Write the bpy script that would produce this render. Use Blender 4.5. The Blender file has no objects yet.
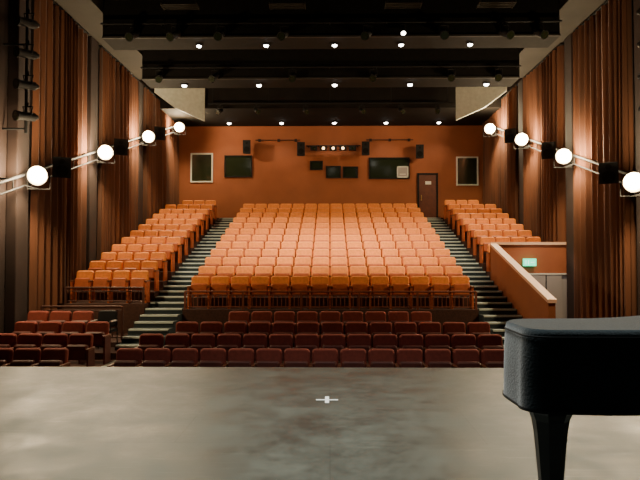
import bpy, math, random
from mathutils import Vector, Matrix
random.seed(4)
S = bpy.context.scene
COL = S.collection

# ------------------------------------------------------------------ materials
def mat(name, col, rough=0.6, metal=0.0, noise=0.0, nscale=8.0, bump=0.0, bscale=40.0, emit=None, estr=0.0, sheen=0.0, spec=0.5, stretch=(1,1,1)):
    m = bpy.data.materials.new(name); m.use_nodes = True
    nt = m.node_tree; b = nt.nodes['Principled BSDF']
    b.inputs['Base Color'].default_value = (*col, 1)
    b.inputs['Roughness'].default_value = rough
    b.inputs['Metallic'].default_value = metal
    b.inputs['Specular IOR Level'].default_value = spec
    if sheen:
        b.inputs['Sheen Weight'].default_value = sheen
    tc = nt.nodes.new('ShaderNodeTexCoord')
    mp = nt.nodes.new('ShaderNodeMapping'); mp.inputs['Scale'].default_value = stretch
    nt.links.new(tc.outputs['Object'], mp.inputs['Vector'])
    if noise:
        n = nt.nodes.new('ShaderNodeTexNoise'); n.inputs['Scale'].default_value = nscale; n.inputs['Detail'].default_value = 5
        nt.links.new(mp.outputs[0], n.inputs['Vector'])
        r = nt.nodes.new('ShaderNodeValToRGB')
        r.color_ramp.elements[0].position = 0.3; r.color_ramp.elements[1].position = 0.7
        r.color_ramp.elements[0].color = (*[c*(1-noise) for c in col], 1)
        r.color_ramp.elements[1].color = (*[min(1, c*(1+noise)) for c in col], 1)
        nt.links.new(n.outputs['Fac'], r.inputs['Fac']); nt.links.new(r.outputs['Color'], b.inputs['Base Color'])
    if bump:
        n2 = nt.nodes.new('ShaderNodeTexNoise'); n2.inputs['Scale'].default_value = bscale; n2.inputs['Detail'].default_value = 3
        nt.links.new(mp.outputs[0], n2.inputs['Vector'])
        bp = nt.nodes.new('ShaderNodeBump'); bp.inputs['Strength'].default_value = bump; bp.inputs['Distance'].default_value = 0.01
        nt.links.new(n2.outputs['Fac'], bp.inputs['Height']); nt.links.new(bp.outputs['Normal'], b.inputs['Normal'])
    if emit:
        b.inputs['Emission Color'].default_value = (*emit, 1); b.inputs['Emission Strength'].default_value = estr
    return m

M_wall   = mat('orange_plaster', (0.31,0.092,0.034), 0.8, noise=0.10, nscale=1.2, bump=0.1)
M_dark   = mat('dark_painted_wall', (0.022,0.010,0.008), 0.85, noise=0.3, nscale=2)
M_ceil   = mat('black_ceiling', (0.010,0.008,0.007), 0.9, noise=0.3, nscale=1.5, spec=0.2)
M_beam   = mat('dark_beam', (0.008,0.007,0.006), 0.9, noise=0.2, spec=0.15)
M_soff   = mat('grey_soffit', (0.030,0.026,0.021), 0.8, noise=0.2, nscale=1.0, spec=0.2)
M_trim   = mat('grey_flange', (0.022,0.019,0.016), 0.8)
M_pale   = mat('lamplit_soffit', (0.50,0.52,0.46), 0.6, noise=0.1)  # lamplight on the soffit end, painted in as a pale colour
M_fab    = mat('orange_seat_fabric', (0.86,0.275,0.055), 0.85, noise=0.12, nscale=14, bump=0.2, bscale=150, sheen=0.05)
M_pan    = mat('seat_pan_veneer', (0.44,0.095,0.022), 0.5, noise=0.2, nscale=9)
M_fab2   = mat('shaded_seat_fabric', (0.25,0.045,0.028), 0.85, noise=0.15, nscale=14, bump=0.2, bscale=150)  # darker copy of the seat fabric, shade of the unlit front rows painted in
M_pan2   = mat('shaded_seat_pan', (0.10,0.020,0.014), 0.55, noise=0.2, nscale=9)  # darker copy of the seat pan, same shade put into the colour
M_black  = mat('black_metal', (0.012,0.012,0.013), 0.7, spec=0.2)
M_arm    = mat('arm_wood', (0.15,0.045,0.018), 0.4)
M_carp   = mat('brown_carpet', (0.060,0.024,0.016), 0.95, noise=0.25, nscale=25, bump=0.3, bscale=200)
M_aisle  = mat('grey_aisle_carpet', (0.17,0.16,0.14), 0.95, noise=0.2, nscale=25)
M_step   = mat('teal_carpet', (0.026,0.040,0.045), 0.95, noise=0.25, nscale=30)
M_nose   = mat('step_nosing', (0.56,0.64,0.60), 0.5)
M_curt   = mat('rust_velvet', (0.105,0.034,0.012), 0.9, noise=0.35, nscale=1.5, sheen=0.08, stretch=(1,3,0.3))
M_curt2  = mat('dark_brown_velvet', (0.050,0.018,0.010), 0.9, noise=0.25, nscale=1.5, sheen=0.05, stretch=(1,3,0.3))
M_glass  = mat('dark_booth_glass', (0.016,0.022,0.010), 0.12, spec=0.6)
M_frame  = mat('white_frame', (0.72,0.72,0.65), 0.5)
M_door   = mat('brown_door', (0.12,0.030,0.014), 0.45, noise=0.15)
M_rail   = mat('bronze_rail', (0.20,0.058,0.032), 0.45, metal=0.2)
M_rail2  = mat('dark_bronze_rail', (0.07,0.024,0.016), 0.55, metal=0.2)
M_cap    = mat('parapet_cap', (0.78,0.50,0.36), 0.5)
M_cloth  = mat('piano_cover_cloth', (0.013,0.023,0.029), 0.95, noise=0.25, nscale=5, bump=0.35, bscale=90, sheen=0.3, spec=0.08)
M_piping = mat('cover_piping', (0.006,0.009,0.012), 0.8)
M_lacq   = mat('black_lacquer', (0.007,0.009,0.012), 0.3)
M_brass  = mat('brass', (0.5,0.35,0.12), 0.3, metal=1)
M_tape   = mat('white_tape', (0.85,0.85,0.82), 0.6)
M_lamp   = mat('lamp_glass', (1,1,1), 0.4, emit=(1.0,0.93,0.78), estr=90)
M_refl   = mat('lamp_reflector', (0.9,0.85,0.75), 0.25, metal=0.9, emit=(1.0,0.76,0.42), estr=3)
M_down   = mat('downlight_glass', (1,1,1), 0.4, emit=(1.0,0.96,0.88), estr=22)
M_warm   = mat('warm_lamp', (1,0.6,0.3), 0.4, emit=(1.0,0.62,0.28), estr=6)
M_exit   = mat('exit_sign_green', (0.02,0.4,0.2), 0.4, emit=(0.05,0.85,0.45), estr=2.5)
M_white  = mat('white_lettering', (0.9,0.95,0.9), 0.4, emit=(0.8,1,0.9), estr=1.5)
M_grey   = mat('grey_corridor_paint', (0.36,0.33,0.32), 0.6)

# stage floor
def floor_mat():
    m = bpy.data.materials.new('painted_stage_boards'); m.use_nodes = True
    nt = m.node_tree; b = nt.nodes['Principled BSDF']
    b.inputs['Specular IOR Level'].default_value = 0.30
    tc = nt.nodes.new('ShaderNodeTexCoord')
    n = nt.nodes.new('ShaderNodeTexNoise'); n.inputs['Scale'].default_value = 1.6; n.inputs['Detail'].default_value = 14; n.inputs['Roughness'].default_value = 0.80
    nt.links.new(tc.outputs['Object'], n.inputs['Vector'])
    r = nt.nodes.new('ShaderNodeValToRGB')
    r.color_ramp.elements[0].position = 0.38; r.color_ramp.elements[0].color = (0.026,0.031,0.026,1)
    r.color_ramp.elements[1].position = 0.64; r.color_ramp.elements[1].color = (0.074,0.082,0.068,1)
    nt.links.new(n.outputs['Fac'], r.inputs['Fac'])
    prev = r.outputs['Color']
    for rot,sc,thr,colr in ((0.9,2.2,0.60,(0.12,0.13,0.11,1)),(-0.5,3.1,0.62,(0.13,0.14,0.115,1)),(1.9,2.7,0.62,(0.018,0.02,0.018,1))):
        mp = nt.nodes.new('ShaderNodeMapping'); mp.inputs['Scale'].default_value = (0.5,10,1); mp.inputs['Rotation'].default_value = (0,0,rot)
        nt.links.new(tc.outputs['Object'], mp.inputs['Vector'])
        n2 = nt.nodes.new('ShaderNodeTexNoise'); n2.inputs['Scale'].default_value = sc; n2.inputs['Detail'].default_value = 8; n2.inputs['Roughness'].default_value = 0.65
        nt.links.new(mp.outputs[0], n2.inputs['Vector'])
        r2 = nt.nodes.new('ShaderNodeValToRGB')
        r2.color_ramp.elements[0].position = thr; r2.color_ramp.elements[0].color = (0,0,0,1)
        r2.color_ramp.elements[1].position = thr+0.12; r2.color_ramp.elements[1].color = (0.6,0.6,0.6,1)
        nt.links.new(n2.outputs['Fac'], r2.inputs['Fac'])
        mx = nt.nodes.new('ShaderNodeMixRGB'); mx.inputs['Color2'].default_value = colr
        nt.links.new(r2.outputs['Color'], mx.inputs['Fac']); nt.links.new(prev, mx.inputs['Color1'])
        prev = mx.outputs['Color']
    br = nt.nodes.new('ShaderNodeTexBrick'); br.inputs['Scale'].default_value = 1.0
    br.inputs['Brick Width'].default_value = 2.4; br.inputs['Row Height'].default_value = 1.2; br.inputs['Mortar Size'].default_value = 0.003
    br.inputs['Color1'].default_value = (1,1,1,1); br.inputs['Color2'].default_value = (0.93,0.93,0.93,1); br.inputs['Mortar'].default_value = (0.6,0.6,0.6,1)
    nt.links.new(tc.outputs['Object'], br.inputs['Vector'])
    mu = nt.nodes.new('ShaderNodeMixRGB'); mu.blend_type = 'MULTIPLY'; mu.inputs['Fac'].default_value = 1
    nt.links.new(prev, mu.inputs['Color1']); nt.links.new(br.outputs['Color'], mu.inputs['Color2'])
    nt.links.new(mu.outputs['Color'], b.inputs['Base Color'])
    rr = nt.nodes.new('ShaderNodeMapRange'); rr.inputs['From Min'].default_value=0.35; rr.inputs['From Max'].default_value=0.65
    rr.inputs['To Min'].default_value = 0.36; rr.inputs['To Max'].default_value = 0.60
    nt.links.new(n.outputs['Fac'], rr.inputs['Value']); nt.links.new(rr.outputs[0], b.inputs['Roughness'])
    bp = nt.nodes.new('ShaderNodeBump'); bp.inputs['Strength'].default_value = 0.12; bp.inputs['Distance'].default_value = 0.01
    nt.links.new(n.outputs['Fac'], bp.inputs['Height']); nt.links.new(bp.outputs['Normal'], b.inputs['Normal'])
    return m
M_stage = floor_mat()

# ------------------------------------------------------------------ mesh builder
class MB:
    def __init__(s): s.v=[]; s.f=[]; s.m=[]; s.sm=[]; s.mats=[]
    def mi(s, m):
        if m not in s.mats: s.mats.append(m)
        return s.mats.index(m)
    def add(s, vs, fs, m, smooth=False):
        o=len(s.v); s.v += [tuple(v) for v in vs]; i=s.mi(m)
        for f in fs: s.f.append([a+o for a in f]); s.m.append(i); s.sm.append(smooth)
    def box(s, x0,x1,y0,y1,z0,z1,m):
        s.add([(x0,y0,z0),(x1,y0,z0),(x1,y1,z0),(x0,y1,z0),(x0,y0,z1),(x1,y0,z1),(x1,y1,z1),(x0,y1,z1)],
              [(0,3,2,1),(4,5,6,7),(0,1,5,4),(1,2,6,5),(2,3,7,6),(3,0,4,7)], m)
    def tube(s, a, b, r, m, n=10, r2=None, smooth=True):
        a=Vector(a); b=Vector(b); r2=r if r2 is None else r2
        d=(b-a).normalized(); u=d.orthogonal().normalized(); w=d.cross(u)
        vs=[]
        for p,q in ((a,r),(b,r2)):
            for k in range(n):
                t=2*math.pi*k/n; vs.append(p+u*q*math.cos(t)+w*q*math.sin(t))
        s.add(vs, [(k,(k+1)%n,n+(k+1)%n,n+k) for k in range(n)], m, smooth)
        s.add(vs[:n], [tuple(range(n))[::-1]], m); s.add(vs[n:], [tuple(range(n))], m)
    def sphere(s, c, r, m, nu=14, nv=8, sc=(1,1,1)):
        vs=[]; fs=[]
        for j in range(nv+1):
            p=math.pi*j/nv
            for i in range(nu):
                t=2*math.pi*i/nu
                vs.append((c[0]+r*sc[0]*math.sin(p)*math.cos(t), c[1]+r*sc[1]*math.sin(p)*math.sin(t), c[2]+r*sc[2]*math.cos(p)))
        for j in range(nv):
            for i in range(nu):
                a=j*nu+i; b=j*nu+(i+1)%nu
                fs.append((a,a+nu,b+nu,b))
        s.add(vs, fs, m, True)
    def loft(s, rings, m, smooth=False, caps=True):
        n=len(rings[0]); vs=[p for r in rings for p in r]; fs=[]
        for j in range(len(rings)-1):
            for k in range(n):
                a=j*n+k; b=j*n+(k+1)%n
                fs.append((a,b,b+n,a+n))
        s.add(vs, fs, m, smooth)
        if caps:
            s.add(rings[0],[tuple(range(n))[::-1]],m); s.add(rings[-1],[tuple(range(n))],m)
    def profile(s, pts, x0, x1, m):
        n=len(pts)
        vs=[(x0,p[0],p[1]) for p in pts]+[(x1,p[0],p[1]) for p in pts]
        fs=[tuple(range(n)), tuple(range(2*n-1,n-1,-1))]+[(k,n+k,n+(k+1)%n,(k+1)%n) for k in range(n)]
        s.add(vs,fs,m)
    def merge(s, o, M):
        off=len(s.v); s.v += [tuple(M@Vector(v)) for v in o.v]
        mp=[s.mi(m) for m in o.mats]
        for f,i,q in zip(o.f,o.m,o.sm): s.f.append([a+off for a in f]); s.m.append(mp[i]); s.sm.append(q)
    def obj(s, name, loc=(0,0,0), rot=(0,0,0), parent=None, bevel=0):
        me=bpy.data.meshes.new(name); me.from_pydata(s.v,[],s.f)
        for m in s.mats: me.materials.append(m)
        for p,i,q in zip(me.polygons,s.m,s.sm): p.material_index=i; p.use_smooth=q
        import bmesh
        bm=bmesh.new(); bm.from_mesh(me); bmesh.ops.recalc_face_normals(bm, faces=bm.faces); bm.to_mesh(me); bm.free()
        ob=bpy.data.objects.new(name, me); ob.location=loc; ob.rotation_euler=rot; COL.objects.link(ob)
        if parent: ob.parent=parent
        if bevel:
            b=ob.modifiers.new('bevel','BEVEL'); b.width=bevel; b.segments=2; b.limit_method='ANGLE'
        return ob
def box(name,x0,x1,y0,y1,z0,z1,m,bevel=0,parent=None):
    b=MB(); b.box(x0,x1,y0,y1,z0,z1,m); return b.obj(name,bevel=bevel,parent=parent)

# ------------------------------------------------------------------ geometry constants
D0=16.8; P=0.9; RISE=0.258; F0=0.07; NR=12
WX=7.3; BACK=29.0; AX0=3.85; AX1=4.85
def rowD(i): return D0+P*i
def rowZ(i): return F0+RISE*i
LAND=F0+RISE*NR
SIDE_UP=0.15

# ------------------------------------------------------------------ shell
b=MB(); b.box(-11,11,-5,8.1,-0.25,0,M_stage); b.obj('stage_floor')
b=MB(); b.box(-WX,WX,7.95,8.09,-1.3,-0.25,M_dark); b.obj('stage_fascia')
b=MB(); b.box(-0.14,0.08,6.23,6.265,0.001,0.004,M_tape); b.box(-0.05,-0.01,6.11,6.39,0.001,0.0045,M_tape); b.obj('stage_tape_mark')

prof=[(8.1,-1.4),(8.1,-1.12),(11.78,-1.12),(11.78,-0.96),(12.68,-0.96),(12.68,-0.81),(13.58,-0.81),(13.58,-0.66),(14.48,-0.66),(14.48,-0.55),(16.18,-0.55),(16.18,-1.4)]
b=MB(); b.profile(prof,-WX,WX,M_carp); b.obj('floor')
b=MB()
for (x0,x1) in ((-4.68,-4.06),):
    for (y0,y1,z) in ((9.6,11.78,-1.12),(11.78,12.68,-0.96),(12.68,13.58,-0.81),(13.58,13.94,-0.66)):
        b.box(x0,x1,y0+0.001,y1,z+0.001,z+0.008,M_aisle)
        b.box(x0,x1,y0-0.004,y0+0.05,z-0.03,z+0.010,M_nose)
b.obj('aisle_carpet_runner')
def tier(name,x0,x1,i0,up):
    pts=[(rowD(i0)-0.62,-1.4)]
    for i in range(i0,NR):
        pts += [(rowD(i)-0.62,rowZ(i)+up),(rowD(i)+0.28,rowZ(i)+up)]
    pts += [(rowD(NR-1)+0.28,LAND),(BACK-0.005,LAND),(BACK-0.005,-1.4)]
    b=MB(); b.profile(pts,x0,x1,M_carp); return b.obj(name)
tier('seating_tier',-AX0,AX0,0,0)
tier('seating_tier',-WX+0.005,-AX1,0,SIDE_UP)
tier('seating_tier',AX1,WX-0.005,3,SIDE_UP)
for sx in (-1,1):
    b=MB(); SD=0.45; SR=0.129; y=13.95; z=-0.55
    x0,x1=(AX0+0.005,AX1-0.005) if sx>0 else (-AX1+0.005,-AX0-0.005)
    pts=[(y,-1.39)]; noses=[]
    while z<LAND-0.02:
        pts+= [(y,z),(y+SD,z)]; noses.append((y,z)); y+=SD; z+=SR
    pts+=[(y,LAND),(BACK-0.01,LAND),(BACK-0.01,-1.39)]
    b.profile(pts,x0,x1,M_step)
    for (yy,zz) in noses+[(y,LAND)]:
        b.box(x0+0.02,x1-0.02,yy-0.012,yy+0.085,zz-0.035,zz+0.006,M_nose)
    b.obj('aisle_stairs')

# walls
b=MB(); b.box(-WX-0.2,WX+0.2,BACK,BACK+0.2,-1.4,9.6,M_wall); b.obj('wall_back')
b=MB(); b.box(-WX-0.2,-WX,8.1,BACK,-1.4,9.6,M_dark); b.obj('wall_left')
b=MB(); b.box(WX,WX+0.2,8.1,BACK,-1.4,9.6,M_dark); b.obj('wall_right')
b=MB(); b.box(-11,-WX-0.2,8.0,8.3,-1.4,9.6,M_dark); b.box(-11.2,-11,-5,8.3,-0.25,9.6,M_dark); b.obj('wall_stage_left')
b=MB(); b.box(WX+0.2,11,8.0,8.3,-1.4,9.6,M_dark); b.box(11,11.2,-5,8.3,-0.25,9.6,M_dark); b.obj('wall_stage_right')
b=MB(); b.box(-11.2,11.2,-5.2,-5,-0.25,9.6,M_dark); b.obj('wall_front')

# ceiling
b=MB(); b.box(-11.2,11.2,-5.2,BACK+0.2,9.4,9.6,M_ceil); b.box(-WX,WX,25.5,BACK,7.62,9.4,M_ceil); b.obj('ceiling')
for sx in (-1,1):
    b=MB(); x0,x1=(6.1,WX) if sx>0 else (-WX,-6.1)
    b.box(x0,x1,9.0,22.6,8.0,9.4,M_soff); b.obj('ceiling_soffit')
def lightbeam(y0,y1,zb,zt):
    b=MB(); b.box(-6.1,6.1,y0,y1,zb,zt,M_beam)
    b.box(-6.1,6.1,y0-0.05,y0,zb,zb+0.05,M_trim); b.tube((-6.1,y0-0.15,zb+0.35),(6.1,y0-0.15,zb+0.35),0.03,M_black)
    for x in [i*1.5-6 for i in range(9)]: b.tube((x,y0-0.15,zb+0.35),(x,y0+0.02,zb+0.35),0.02,M_black,8)
    for x in (-5.4,-2.7,0,2.7,5.4): b.box(x-0.04,x+0.04,y0+0.1,y0+0.2,zt-0.01,9.39,M_black)
    b.obj('ceiling_beam')
lightbeam(16.4,17.3,7.3,8.35)
lightbeam(19.9,20.9,7.2,8.25)
lightbeam(11.2,12.0,8.0,8.9)  # unseen beam, added to carry the fill spots for the seats
for x in (-3.9,-1.1,1.9,4.3):
    b=MB()
    for q in range(4): b.box(x-0.45,x+0.45,15.75+q*0.1,15.79+q*0.1,7.95,7.97,M_soff)
    b.box(x-0.47,x-0.45,15.73,16.12,7.94,8.0,M_soff); b.box(x+0.45,x+0.47,15.73,16.12,7.94,8.0,M_soff)
    for xx in (x-0.4,x+0.4): b.tube((xx,15.9,7.96),(xx,15.9,9.39),0.012,M_black,6)
    b.obj('ceiling_vent')
def downlight(x,y,z,r=0.075):
    b=MB(); b.tube((x,y,z-0.001),(x,y,z-0.05),r*1.35,M_black,16)
    b.sphere((x,y,z-0.05),r,M_down,12,6,(1,1,0.7)); b.obj('ceiling_downlight')
for x in (-4.84,-2.35,0.16,2.65,5.16): downlight(x,20.4,7.2,0.085)
for x in (-3.6,-1.75,0.13,1.95,3.83): downlight(x,16.85,7.3,0.070)
for x in (-4.6,-2.2,0.2,2.55,4.95): downlight(x,28.1,7.62,0.09)

def spotlight(loc, yaw=0, tilt=0.6, lit=False, s=1.0):
    b=MB()
    R=Matrix.Rotation(yaw,3,'Z')@Matrix.Rotation(tilt,3,'X')
    def T(p): return R@(Vector(p)*s)+Vector((0,0,-0.28*s))
    b.tube(T((0,-0.22,0)),T((0,0.16,0)),0.095*s,M_black,14)
    b.tube(T((0,-0.30,0)),T((0,-0.22,0)),0.12*s,M_black,14,0.1*s)
    b.tube(T((0,0.16,0)),T((0,0.24,0)),0.08*s,M_black,14,0.05*s)
    b.tube(T((0,-0.305,0)),T((0,-0.30,0)),0.10*s,M_down if lit else M_glass,14)
    for sx in (-1,1):
        b.tube(T((0.11*sx,0,0)),Vector((0.11*sx*s,0,-0.06*s)),0.012*s,M_black,6)
    b.tube((-0.12*s,0,-0.06*s),(0.12*s,0,-0.06*s),0.014*s,M_black,6)
    b.tube((0,0,-0.06*s),(0,0,0.03*s),0.02*s,M_black,8)
    return b.obj('stage_spotlight',loc)
for x in (-5.2,-4.1,-2.9,-1.2,1.0,3.0,4.6,5.5): spotlight((x,16.25,7.62),random.uniform(-.4,.4),0.5)
spotlight((1.93,16.25,7.62),0.0,0.9,True,0.6)
for x in (-5.5,-3.7,-1.2,1.4,3.9,5.4): spotlight((x,19.75,7.52),random.uniform(-.4,.4),0.5)
for x in (-4,-2,0,2,4): spotlight((x,11.05,8.3),math.pi,0.5)  # added housings for the unseen front fill

b=MB(); b.tube((-5.0,25.2,7.75),(5.0,25.2,7.75),0.035,M_black)
for x in (-4.8,-2.5,0,2.5,4.8): b.tube((x,25.2,7.75),(x,25.2,9.39),0.015,M_black,6)
b.obj('lighting_pipe')
for x in (-4.5,-3.0,-1.0,1.3,2.9,4.4): spotlight((x,25.2,7.69),random.uniform(-.4,.4),0.4,s=0.9)

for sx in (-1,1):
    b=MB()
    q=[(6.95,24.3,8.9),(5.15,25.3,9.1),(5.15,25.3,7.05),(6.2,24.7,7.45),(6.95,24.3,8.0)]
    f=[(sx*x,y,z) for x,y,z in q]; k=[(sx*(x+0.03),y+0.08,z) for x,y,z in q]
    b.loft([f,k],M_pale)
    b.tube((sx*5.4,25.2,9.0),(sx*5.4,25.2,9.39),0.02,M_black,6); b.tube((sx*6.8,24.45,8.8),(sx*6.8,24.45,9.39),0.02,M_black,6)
    b.obj('lamplit_soffit_panel')  # added panel, its pale colour imitates lamplight on the soffit

# ------------------------------------------------------------------ curtains
def tierfloor(D,sx):
    if D<11.7: return -1.12
    if D<16.2: return -0.55 if D>14.4 else -0.66
    i=int((D-D0+0.62)/P)
    if sx>0 and i<3: return -0.54
    if i>=NR: return LAND
    return rowZ(i)+SIDE_UP
def curtain(sx,y0,y1,zt=7.95,x=7.10,amp=0.125,m_=None):
    b=MB(); n=int((y1-y0)/0.028); cols=[]
    ph=random.random()*6; zs=[0,0.02,0.3,0.6,0.85,1.0]
    phase=ph
    for k in range(n+1):
        y=y0+(y1-y0)*k/n
        phase += (y1-y0)/n*2*math.pi/(0.30+0.08*math.sin(y*1.7+ph)+0.05*math.sin(y*4.1))
        a=amp*(0.85+0.3*math.sin(y*2.3+ph))
        sft=math.sin(phase); s3=math.copysign(abs(sft)**0.7,sft)
        bz=max(tierfloor(y,sx),tierfloor(y+0.3,sx))+0.02
        col=[]
        for t in zs:
            z=bz+(zt-bz)*t
            aa=a*(1.0-0.30*t)
            col.append((sx*(x+aa*s3+0.01*math.sin(y*9+t*5)),y+0.02*math.sin(phase*2+t),z))
        cols.append(col)
    m=len(zs); vs=[p for c in cols for p in c]; fs=[]
    for k in range(n):
        for j in range(m-1):
            fs.append((k*m+j,(k+1)*m+j,(k+1)*m+j+1,k*m+j+1))
    b.add(vs,fs,m_ or M_curt,True)
    b.box(*sorted((sx*(x-0.05),sx*(x+0.05))),y0,y1,zt,zt+0.05,M_black)
    return b.obj('wall_curtain')
for sx in (-1,1):
    curtain(sx,14.7,17.9); curtain(sx,18.9,22.6); curtain(sx,23.4,28.6)
    curtain(sx,9.0,12.9,m_=M_curt2)
for sx in (-1,1):
    for y in (14.1,18.35,22.95):
        x0,x1=sorted((sx*7.05,sx*(WX-0.001)))
        box('column',x0,x1,y-0.28,y+0.28,-0.66+0.001 if y<16 else tierfloor(y+.3,sx)+.001,7.99,M_dark,bevel=0.02)

# ------------------------------------------------------------------ theatre seats
def rpanel(b,w,z0,z1,y0,y1,m,lean=0.0,r=0.06,bulge=0.02,n=5):
    def outline(ins,y):
        pts=[]; W=w/2-ins; a0=z0+ins; a1=z1-ins; rr=max(r-ins,0.01)
        for cx,cz,t0 in ((W-rr,a0+rr,-math.pi/2),(W-rr,a1-rr,0),(-W+rr,a1-rr,math.pi/2),(-W+rr,a0+rr,math.pi)):
            for k in range(n):
                t=t0+math.pi/2*k/(n-1); zz=cz+rr*math.sin(t)
                pts.append((cx+rr*math.cos(t),y+lean*(zz-z0),zz))
        return pts
    b.loft([outline(0.03,y0-bulge),outline(0.008,y0),outline(0,(y0+y1)/2),outline(0.01,y1)],m,False)
def make_seat(f,p,W=0.52):
    b=MB()
    rpanel(b,W-0.035,0.40,0.86,-0.055,0.03,f,lean=0.16,r=0.07,n=4)
    rpanel(b,W-0.09,0.36,0.665,-0.21,-0.12,p,lean=0.10,r=0.05,n=4)
    b.box(-W/2+0.03,W/2-0.03,-0.13,-0.04,0.36,0.42,M_black)
    x=-W/2
    b.box(x-0.02,x+0.02,-0.30,0.04,0.0,0.56,p)
    b.box(x-0.03,x+0.03,-0.33,0.03,0.56,0.60,M_arm)
    return b
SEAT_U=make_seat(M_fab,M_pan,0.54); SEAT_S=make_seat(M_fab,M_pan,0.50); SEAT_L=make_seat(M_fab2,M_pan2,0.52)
def seat_row(seat,W,n,xc,y,z,rot=0.0):
    b=MB()
    for k in range(n):
        b.merge(seat,Matrix.Translation(((k-(n-1)/2)*W,0,0)))
    x=(n/2)*W
    pm=seat.mats[1]
    b.box(x-0.02,x+0.02,-0.30,0.04,0.0,0.56,pm); b.box(x-0.03,x+0.03,-0.33,0.03,0.56,0.60,M_arm)
    return b.obj('theatre_seat_row',(xc,y,z+0.001),(0,0,rot))
for i in range(NR):
    seat_row(SEAT_U,0.54,14,0,rowD(i),rowZ(i))
    seat_row(SEAT_S,0.50,4 if i<11 else 3,-5.92 if i<11 else -5.67,rowD(i),rowZ(i)+SIDE_UP)
    if i>=3: seat_row(SEAT_S,0.50,4 if i<11 else 3,5.92 if i<11 else 5.67,rowD(i),rowZ(i)+SIDE_UP)
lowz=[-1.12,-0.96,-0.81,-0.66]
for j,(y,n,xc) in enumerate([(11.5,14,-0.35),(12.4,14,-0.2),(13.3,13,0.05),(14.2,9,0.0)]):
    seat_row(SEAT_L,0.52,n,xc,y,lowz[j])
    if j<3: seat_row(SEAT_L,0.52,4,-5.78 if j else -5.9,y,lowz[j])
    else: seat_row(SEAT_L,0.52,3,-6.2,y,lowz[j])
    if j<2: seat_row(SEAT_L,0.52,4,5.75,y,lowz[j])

# ------------------------------------------------------------------ front railings
def railing(x0,x1,y,z,h=0.47,rm=None):
    rm=rm or M_rail
    b=MB(); n=max(1,round((x1-x0)/1.5))
    b.tube((x0,y,z+h),(x1,y,z+h),0.026,rm); b.tube((x0,y,z+0.07),(x1,y,z+0.07),0.016,rm); b.tube((x0,y,z+h-0.09),(x1,y,z+h-0.09),0.014,rm)
    for k in range(n+1):
        x=x0+(x1-x0)*k/n; b.box(x-0.025,x+0.025,y-0.025,y+0.025,z+0.001,z+h+0.01,rm)
    m=int((x1-x0)/0.11)
    for k in range(1,m):
        x=x0+(x1-x0)*k/m; b.tube((x,y,z+0.07),(x,y,z+h-0.09),0.011,rm,6)
    b.obj('guard_railing')
railing(-3.8,3.8,16.25,F0)
railing(-6.95,-4.9,16.25,F0+SIDE_UP,0.42,M_rail2)
railing(-6.95,-5.0,14.9,-0.55,0.8,M_rail2)

# ------------------------------------------------------------------ vomitory on right
b=MB()
y0,y1=13.9,18.8; za,zb=0.42,1.78
xa,xb=AX1+0.002,AX1+0.16
b.add([(xa,y0,-0.7),(xa,y1,-0.7),(xa,y1,zb),(xa,y0,za),(xb,y0,-0.7),(xb,y1,-0.7),(xb,y1,zb),(xb,y0,za)],
      [(0,1,2,3),(4,7,6,5),(0,3,7,4),(1,5,6,2),(3,2,6,7),(0,4,5,1)],M_wall)
e=0.02
b.add([(xa-e,y0-e,za),(xa-e,y1,zb),(xa-e,y1,zb+.08),(xa-e,y0-e,za+.08),(xb+e,y0-e,za),(xb+e,y1,zb),(xb+e,y1,zb+.08),(xb+e,y0-e,za+.08)],
      [(0,1,2,3),(4,7,6,5),(0,3,7,4),(1,5,6,2),(3,2,6,7),(0,4,5,1)],M_cap)
b.obj('parapet_wall')
b=MB()
b.box(AX1,5.95,18.86,18.875,-0.55,1.86,M_wall); b.box(5.95,7.25,18.86,18.875,0.92,1.86,M_wall)
b.box(AX1,WX-.02,18.80,18.87,1.82,1.90,M_cap)
b.box(5.95,5.99,18.80,18.86,-0.55,0.96,M_frame); b.box(5.99,7.25,18.80,18.86,0.92,0.96,M_frame)
b.box(5.99,7.25,18.865,18.875,-0.55,0.92,M_grey)
b.obj('wall_vomitory')
b=MB(); b.box(6.02,6.98,18.815,18.86,-0.55,0.90,M_grey); b.box(6.49,6.52,18.805,18.815,-0.55,0.90,M_black); b.box(6.36,6.46,18.79,18.815,0.25,0.42,M_black); b.obj('door_2')
b=MB(); b.box(5.02,6.95,16.18,18.79,-0.62,-0.55,M_carp); b.obj('floor_vomitory')
b=MB(); b.box(5.80,6.18,18.70,18.76,1.18,1.40,M_exit)
b.box(5.86,5.88,18.69,18.70,1.23,1.35,M_white); b.box(5.94,5.96,18.69,18.70,1.23,1.35,M_white); b.box(6.02,6.12,18.69,18.70,1.28,1.30,M_white)
b.box(5.9,6.08,18.76,18.86,1.25,1.33,M_black); b.obj('exit_sign')

# ------------------------------------------------------------------ back wall fittings
Yb=BACK
def window(n,x0,x1,z0,z1,fm,fw=0.06):
    b=MB(); b.box(x0+fw,x1-fw,Yb-0.03,Yb-0.005,z0+fw,z1-fw,M_glass)
    b.box(x0,x1,Yb-0.07,Yb-0.002,z0,z0+fw,fm); b.box(x0,x1,Yb-0.07,Yb-0.002,z1-fw,z1,fm)
    b.box(x0,x0+fw,Yb-0.07,Yb-0.002,z0+fw,z1-fw,fm); b.box(x1-fw,x1,Yb-0.07,Yb-0.002,z0+fw,z1-fw,fm)
    b.obj('window_%d'%n)
window(1,-6.55,-5.5,4.97,6.35,M_frame); window(2,5.9,6.92,4.8,6.15,M_frame)
window(3,-4.96,-3.65,5.21,6.24,M_black,0.05); window(4,1.82,3.72,5.12,6.12,M_black,0.05)
window(5,-0.94,-0.33,5.54,5.97,M_black,0.04); window(6,-0.19,0.51,5.16,5.73,M_black,0.05); window(7,0.60,1.31,5.16,5.70,M_black,0.05)
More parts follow.
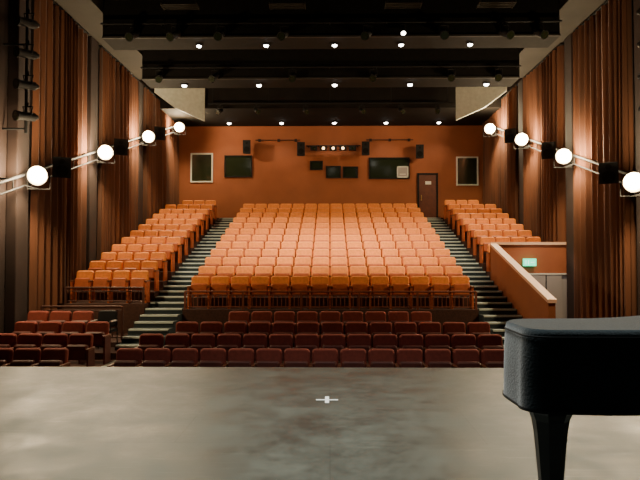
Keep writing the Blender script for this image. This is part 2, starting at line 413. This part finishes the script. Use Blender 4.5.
b=MB(); x0,x1,z0,z1=3.13,3.66,5.17,5.70; y=Yb-0.09
b.box(x0,x1,y,y+.02,z0,z0+.05,M_frame); b.box(x0,x1,y,y+.02,z1-.05,z1,M_frame); b.box(x0,x0+.05,y,y+.02,z0,z1,M_frame); b.box(x1-.05,x1,y,y+.02,z0,z1,M_frame)
b.box(x0+.05,x1-.05,y+.005,y+.015,z0+.05,z1-.05,M_grey); b.box(x0+.12,x1-.12,y,y+.012,z0+.14,z0+.18,M_frame); b.obj('control_booth_hatch')
b=MB(); b.box(4.16,4.96,Yb-0.06,Yb-0.003,LAND+0.002,5.3,M_door)
b.box(4.08,4.16,Yb-0.09,Yb-0.003,LAND+0.002,5.38,M_black); b.box(4.96,5.04,Yb-0.09,Yb-0.003,LAND+0.002,5.38,M_black); b.box(4.16,4.96,Yb-0.09,Yb-0.003,5.3,5.38,M_black)
b.box(4.45,4.72,Yb-0.075,Yb-0.06,4.85,5.0,M_frame); b.tube((4.26,Yb-0.1,4.1),(4.26,Yb-0.1,4.35),0.02,M_brass,8)
b.box(4.24,4.28,Yb-0.1,Yb-0.06,4.12,4.15,M_brass); b.box(4.24,4.28,Yb-0.1,Yb-0.06,4.30,4.33,M_brass); b.obj('door_1')
def speaker(x,y,z,w=0.36,h=0.62,d=0.34,rz=0,tilt=0.2,bracket=0.3):
    b=MB()
    fr=[(-w/2,-d/2,-h/2),(w/2,-d/2,-h/2),(w/2,-d/2,h/2),(-w/2,-d/2,h/2)]
    bk=[(-w*.33,d/2,-h/2),(w*.33,d/2,-h/2),(w*.33,d/2,h/2),(-w*.33,d/2,h/2)]
    b.loft([fr,bk],M_black)
    b.tube((0,-d/2-0.005,-h*.18),(0,-d/2+.01,-h*.18),w*.36,M_beam,16); b.tube((0,-d/2-0.005,h*.28),(0,-d/2+.01,h*.28),w*.16,M_beam,12)
    b.tube((0,d/2-.02,0),(0,d/2+bracket,0.0),0.025,M_black,8)
    return b.obj('loudspeaker',(x,y,z),(tilt,0,rz))
for x,z in ((-3.83,6.55),(-1.33,6.45),(1.64,6.47),(4.12,6.32)): speaker(x,Yb-0.46,z,tilt=0.08,bracket=0.26)
b=MB(); b.tube((-1.1,Yb-0.35,6.62),(1.42,Yb-0.35,6.62),0.03,M_black)
for x in (-1.0,1.3): b.tube((x,Yb-0.35,6.62),(x,Yb-.002,6.62),0.025,M_black,8)
for k,x in enumerate((-0.75,-0.3,0.15,0.6,1.05)):
    b.box(x-0.16,x+0.16,Yb-0.47,Yb-0.27,6.40,6.62,M_black)
    b.tube((x,Yb-0.475,6.49),(x,Yb-0.47,6.49),0.065,M_warm if 0<k<4 else M_glass,12)
b.obj('projector_light_bar')
b=MB(); b.tube((-3.5,Yb-.05,6.95),(-1.4,Yb-.05,6.95),0.02,M_dark,8); b.tube((1.7,Yb-.05,6.95),(3.9,Yb-.05,6.95),0.02,M_dark,8)
for x in (-3.3,-2.4,-1.6,1.9,2.8,3.7): b.box(x-0.06,x+0.06,Yb-.09,Yb-.01,6.88,7.0,M_dark)
b.obj('cable_conduit')

# ------------------------------------------------------------------ side light rails
LP=[(13.9,3.28),(18.1,4.52),(22.4,5.83),(27.0,7.15)]
RP=[(13.6,3.07),(17.6,4.29),(21.4,5.50),(25.6,6.75)]
for sx,L in ((-1,LP),(1,RP)):
    X=sx*6.6
    b=MB()
    (ya,za_),(yb,zb_)=L[0],L[-1]; sl=(zb_-za_)/(yb-ya)
    def zr(y): return za_+sl*(y-ya)+0.03
    ys,ye=10.0,min(yb+0.8,27.3)
    XR=X+sx*0.30
    b.tube((XR,ys,zr(ys)),(XR,ye,zr(ye)),0.035,M_black); b.tube((XR,ys,zr(ys)-0.25),(XR,ye,zr(ye)-0.25),0.022,M_black)
    y=ys+0.2
    while y<ye:
        b.tube((XR,y,zr(y)),(sx*(WX-.001),y,zr(y)),0.02,M_black,8); b.tube((XR,y,zr(y)),(XR,y,zr(y)-.25),0.015,M_black,6); y+=1.05
    b.obj('lighting_rail')
    for (y,z) in L:
        b=MB()
        b.tube((0,0.16,0),(0,0.02,0),0.10,M_black,20,0.19)
        b.tube((0,0.02,0),(0,-0.10,0),0.195,M_black,20,0.225)
        b.tube((0,-0.101,0),(0,-0.105,0),0.212,M_refl,24)
        b.tube((0,0.16,0),(0,0.30,0),0.085,M_black,14,0.06)
        for q in (0.19,0.23,0.27): b.tube((0,q,0),(0,q+0.015,0),0.11,M_black,14)
        b.sphere((0,-0.10,0),0.155,M_lamp,20,10,(1,0.5,1))
        for k in (-1,1):
            b.tube((k*0.24,0,0),(k*0.24,0.02,-0.30),0.012,M_black,6)
        b.tube((-0.24,0.02,-0.30),(0.24,0.02,-0.30),0.012,M_black,6)
        b.tube((0,0.02,-0.30),(sx*0.30,0.02,-0.22),0.018,M_black,8)
        b.obj('wall_floodlight',(X,y,z),(0.1,0,-sx*0.2))
        l=bpy.data.lights.new('flood','POINT'); l.energy=520; l.color=(1,0.75,0.42); l.shadow_soft_size=0.14
        o=bpy.data.objects.new('floodlight_source',l); o.location=(X-sx*0.02,y-0.42,z); COL.objects.link(o)
    for (y,z) in [((L[k][0]*0.72+L[k+1][0]*0.28),(L[k][1]*0.72+L[k+1][1]*0.28)) for k in range(3)]:
        speaker(X,y,z+0.02,w=0.42,h=0.5,d=0.34,rz=sx*-0.5,tilt=0.15,bracket=0.10)

for sx in (-1,1):
    b=MB(); X=sx*6.78; y=13.45 if sx>0 else 14.0; y-=0.35
    b.tube((X,y,4.2),(X,y,7.99),0.035,M_black)
    b.tube((X,y,4.3),(sx*(WX-.001),y,4.3),0.025,M_black,8); b.tube((X,y,6.2),(sx*(WX-.001),y,6.2),0.025,M_black,8)
    b.obj('lighting_boom')
    for z in (4.8,5.5,6.2,6.9,7.6): spotlight((X-sx*0.05,y-0.02,z+0.05),sx*0.5,0.1)

# ------------------------------------------------------------------ black chair
def chair(x,y,z,rz):
    b=MB()
    rpanel(b,0.44,0.50,0.88,0.17,0.22,M_black,lean=0.15,r=0.08,n=4)
    b.box(-0.22,0.22,-0.24,0.2,0.42,0.475,M_black)
    for sx in (-1,1):
        b.tube((sx*.22,-.22,0),(sx*.22,-.20,.64),0.013,M_black,8); b.tube((sx*.22,.26,0),(sx*.22,.20,.64),0.013,M_black,8)
        b.tube((sx*.22,-.20,.64),(sx*.22,.20,.64),0.013,M_black,8); b.box(sx*.22-.025,sx*.22+.025,-.2,.16,.645,.67,M_grey)
        b.tube((sx*.22,-.21,.42),(sx*.22,.23,.42),0.011,M_black,8)
        b.tube((sx*.19,.2,.45),(sx*.19,.225,.7),0.012,M_black,8)
    b.obj('stacking_chair',(x,y,z),(0,0,rz))
chair(-5.11,14.0,-0.659,0.0)

# ------------------------------------------------------------------ grand piano with cloth cover
def outline(ins=0.0):
    pts=[]
    def arc(cx,cy,r,a0,a1,n):
        for k in range(n+1):
            t=math.radians(a0+(a1-a0)*k/n); pts.append((cx+(r-ins)*math.cos(t),cy+(r-ins)*math.sin(t)))
    arc(0.13,0.13,0.13,180,270,8)
    pts.append((1.0,0+ins)); pts.append((2.0,0+ins))
    arc(2.55,0.05,0.05,-90,0,3)
    arc(2.55,1.47,0.05,0,90,3)
    pts.append((2.1,1.52-ins))
    for t in [k/12 for k in range(1,12)]:
        s=t*t*(3-2*t)
        pts.append((2.1-(2.1-0.42)*t,1.52-ins-(1.52-0.62)*s))
    arc(0.22,0.40,0.22,90,180,8)
    return pts
def piano(loc,rz):
    root=bpy.data.objects.new('grand_piano',None); root.location=loc; root.rotation_euler=(0,0,rz); COL.objects.link(root)
    base=[]; pts=outline(0); n=len(pts)
    for k in range(n):
        a=Vector(pts[k]); c=Vector(pts[(k+1)%n]); m=max(1,int((c-a).length/0.04))
        for q in range(m): base.append(a.lerp(c,q/m))
    N=len(base)
    def rz_(ins,z,wav):
        out=[]
        for k,p in enumerate(base):
            nxt=base[(k+1)%N]; prv=base[k-1]; t=(nxt-prv).normalized(); nrm=Vector((t.y,-t.x))
            d=-ins+wav*(math.sin(k*0.55)+0.6*math.sin(k*0.23+1))
            q=p+nrm*d
            out.append((q.x,q.y,z+ (wav*0.6*math.sin(k*0.31) if z<0.8 else 0)))
        return out
    b=MB()
    rings=[rz_(-0.012,0.645,0.004),rz_(-0.010,0.66,0.004),rz_(-0.008,0.80,0.003),rz_(-0.005,0.95,0.0015),rz_(0.0,1.03,0.0),rz_(0.004,1.048,0),rz_(0.018,1.058,0)]
    b.loft(rings,M_cloth,True,caps=False)
    b.add(rings[-1],[tuple(range(N))],M_cloth)
    b.loft([rz_(-0.016,0.640,0.004),rz_(-0.016,0.655,0.004)],M_piping,True,caps=False)
    b.loft([rz_(-0.004,1.016,0.0),rz_(-0.006,1.021,0.0),rz_(-0.003,1.026,0.0)],M_piping,True,caps=False)
    b.obj('cover_cloth',parent=root)
    b=MB(); b.loft([rz_(0.03,0.65,0),rz_(0.03,1.0,0)],M_lacq,True); b.obj('case',parent=root)
    def leg(x,y,name):
        b=MB()
        def sq(w,z):
            c=w*0.28; h=w/2
            return [(x-h+c,y-h,z),(x+h-c,y-h,z),(x+h,y-h+c,z),(x+h,y+h-c,z),(x+h-c,y+h,z),(x-h+c,y+h,z),(x-h,y+h-c,z),(x-h,y-h+c,z)]
        b.loft([sq(.30,.68),sq(.29,.655),sq(.25,.625),sq(.21,.59),sq(.18,.55),sq(.16,.48),sq(.105,.14),sq(.12,.125),sq(.12,.10),sq(.06,.095)],M_lacq)
        b.tube((x,y,.10),(x,y,.05),0.02,M_brass,10); b.tube((x-.02,y,.034),(x+.02,y,.034),0.033,M_brass,16)
        b.box(x-.03,x-.022,y-.01,y+.01,.03,.09,M_brass); b.box(x+.022,x+.03,y-.01,y+.01,.03,.09,M_brass)
        b.obj(name,parent=root)
    leg(0.19,0.26,'leg_1'); leg(2.25,0.20,'leg_2'); leg(2.25,1.3,'leg_3')
    b=MB()
    for yy in (0.68,0.84): b.tube((2.2,yy,.68),(2.2,yy,.16),0.018,M_lacq,10)
    b.box(2.12,2.28,.6,.92,.09,.17,M_lacq)
    for yy in (.68,.76,.84): b.box(2.28,2.40,yy-.02,yy+.02,.10,.115,M_brass)
    b.tube((2.2,.72,.62),(1.9,.72,.68),0.01,M_brass,8)
    b.obj('pedal_lyre',parent=root)
    b=MB(); b.box(2.42,2.58,.06,1.46,.66,.70,M_lacq); b.box(2.56,2.6,.06,1.46,.66,.74,M_lacq); b.obj('key_slip',parent=root)
piano((1.0,3.14,0.0),0.0)

# ------------------------------------------------------------------ lights
def area(name,loc,size,energy,col,rot=(0,0,0),sy=None,spread=None):
    l=bpy.data.lights.new(name,'AREA'); l.energy=energy; l.color=col; l.size=size
    if sy: l.shape='RECTANGLE'; l.size_y=sy
    if spread: l.spread=spread
    o=bpy.data.objects.new(name,l); o.location=loc; o.rotation_euler=rot; COL.objects.link(o)
def spot(loc,tgt,energy,col,ang,blend=0.6,r=0.15):
    l=bpy.data.lights.new('spot','SPOT'); l.energy=energy; l.color=col; l.spot_size=math.radians(ang); l.spot_blend=blend; l.shadow_soft_size=r
    o=bpy.data.objects.new('house_or_fill_spot',l); o.location=loc
    o.rotation_euler=(Vector(tgt)-Vector(loc)).to_track_quat('-Z','Y').to_euler(); COL.objects.link(o)
area('stage_work_light',(0,5.0,8.6),2.0,330,(0.97,1,0.93),spread=math.radians(85))
for x in (-4.84,-2.35,0.16,2.65,5.16):
    spot((x,20.4,7.05),(x*0.72,22.0,1),400,(1,0.84,0.58),78)
for x in (-3.6,-1.75,0.13,1.95,3.83):
    spot((x,16.85,7.15),(x*0.80,20.5,0.8),250,(1,0.86,0.60),66)
for x in (-4,-2,0,2,4):      # added fill from the unseen front beam, brightens the seat fronts
    spot((x,11.4,7.9),(x*0.66,20.4,0.9),2300,(1,0.87,0.60),28,0.7)
for x in (-4.6,-2.2,0.2,2.55,4.95):
    spot((x,28.1,7.45),(x,27.5,3),60,(1,0.80,0.55),130)
spot((6.0,17.6,1.75),(6.3,18.7,0.3),30,(1,0.9,0.82),140)  # small fill added to brighten the vomitory wall, no fitting modelled
w=bpy.data.worlds.new('world'); S.world=w; w.use_nodes=True
w.node_tree.nodes['Background'].inputs[0].default_value=(0.02,0.015,0.012,1); w.node_tree.nodes['Background'].inputs[1].default_value=0.5

# ------------------------------------------------------------------ camera
cd=bpy.data.cameras.new('camera'); cd.sensor_width=36; cd.lens=34.9; cd.clip_end=200
co=bpy.data.objects.new('camera',cd); co.location=(0,0,1.42)
co.rotation_euler=(math.radians(91.66),0,math.radians(0.92)); COL.objects.link(co); S.camera=co
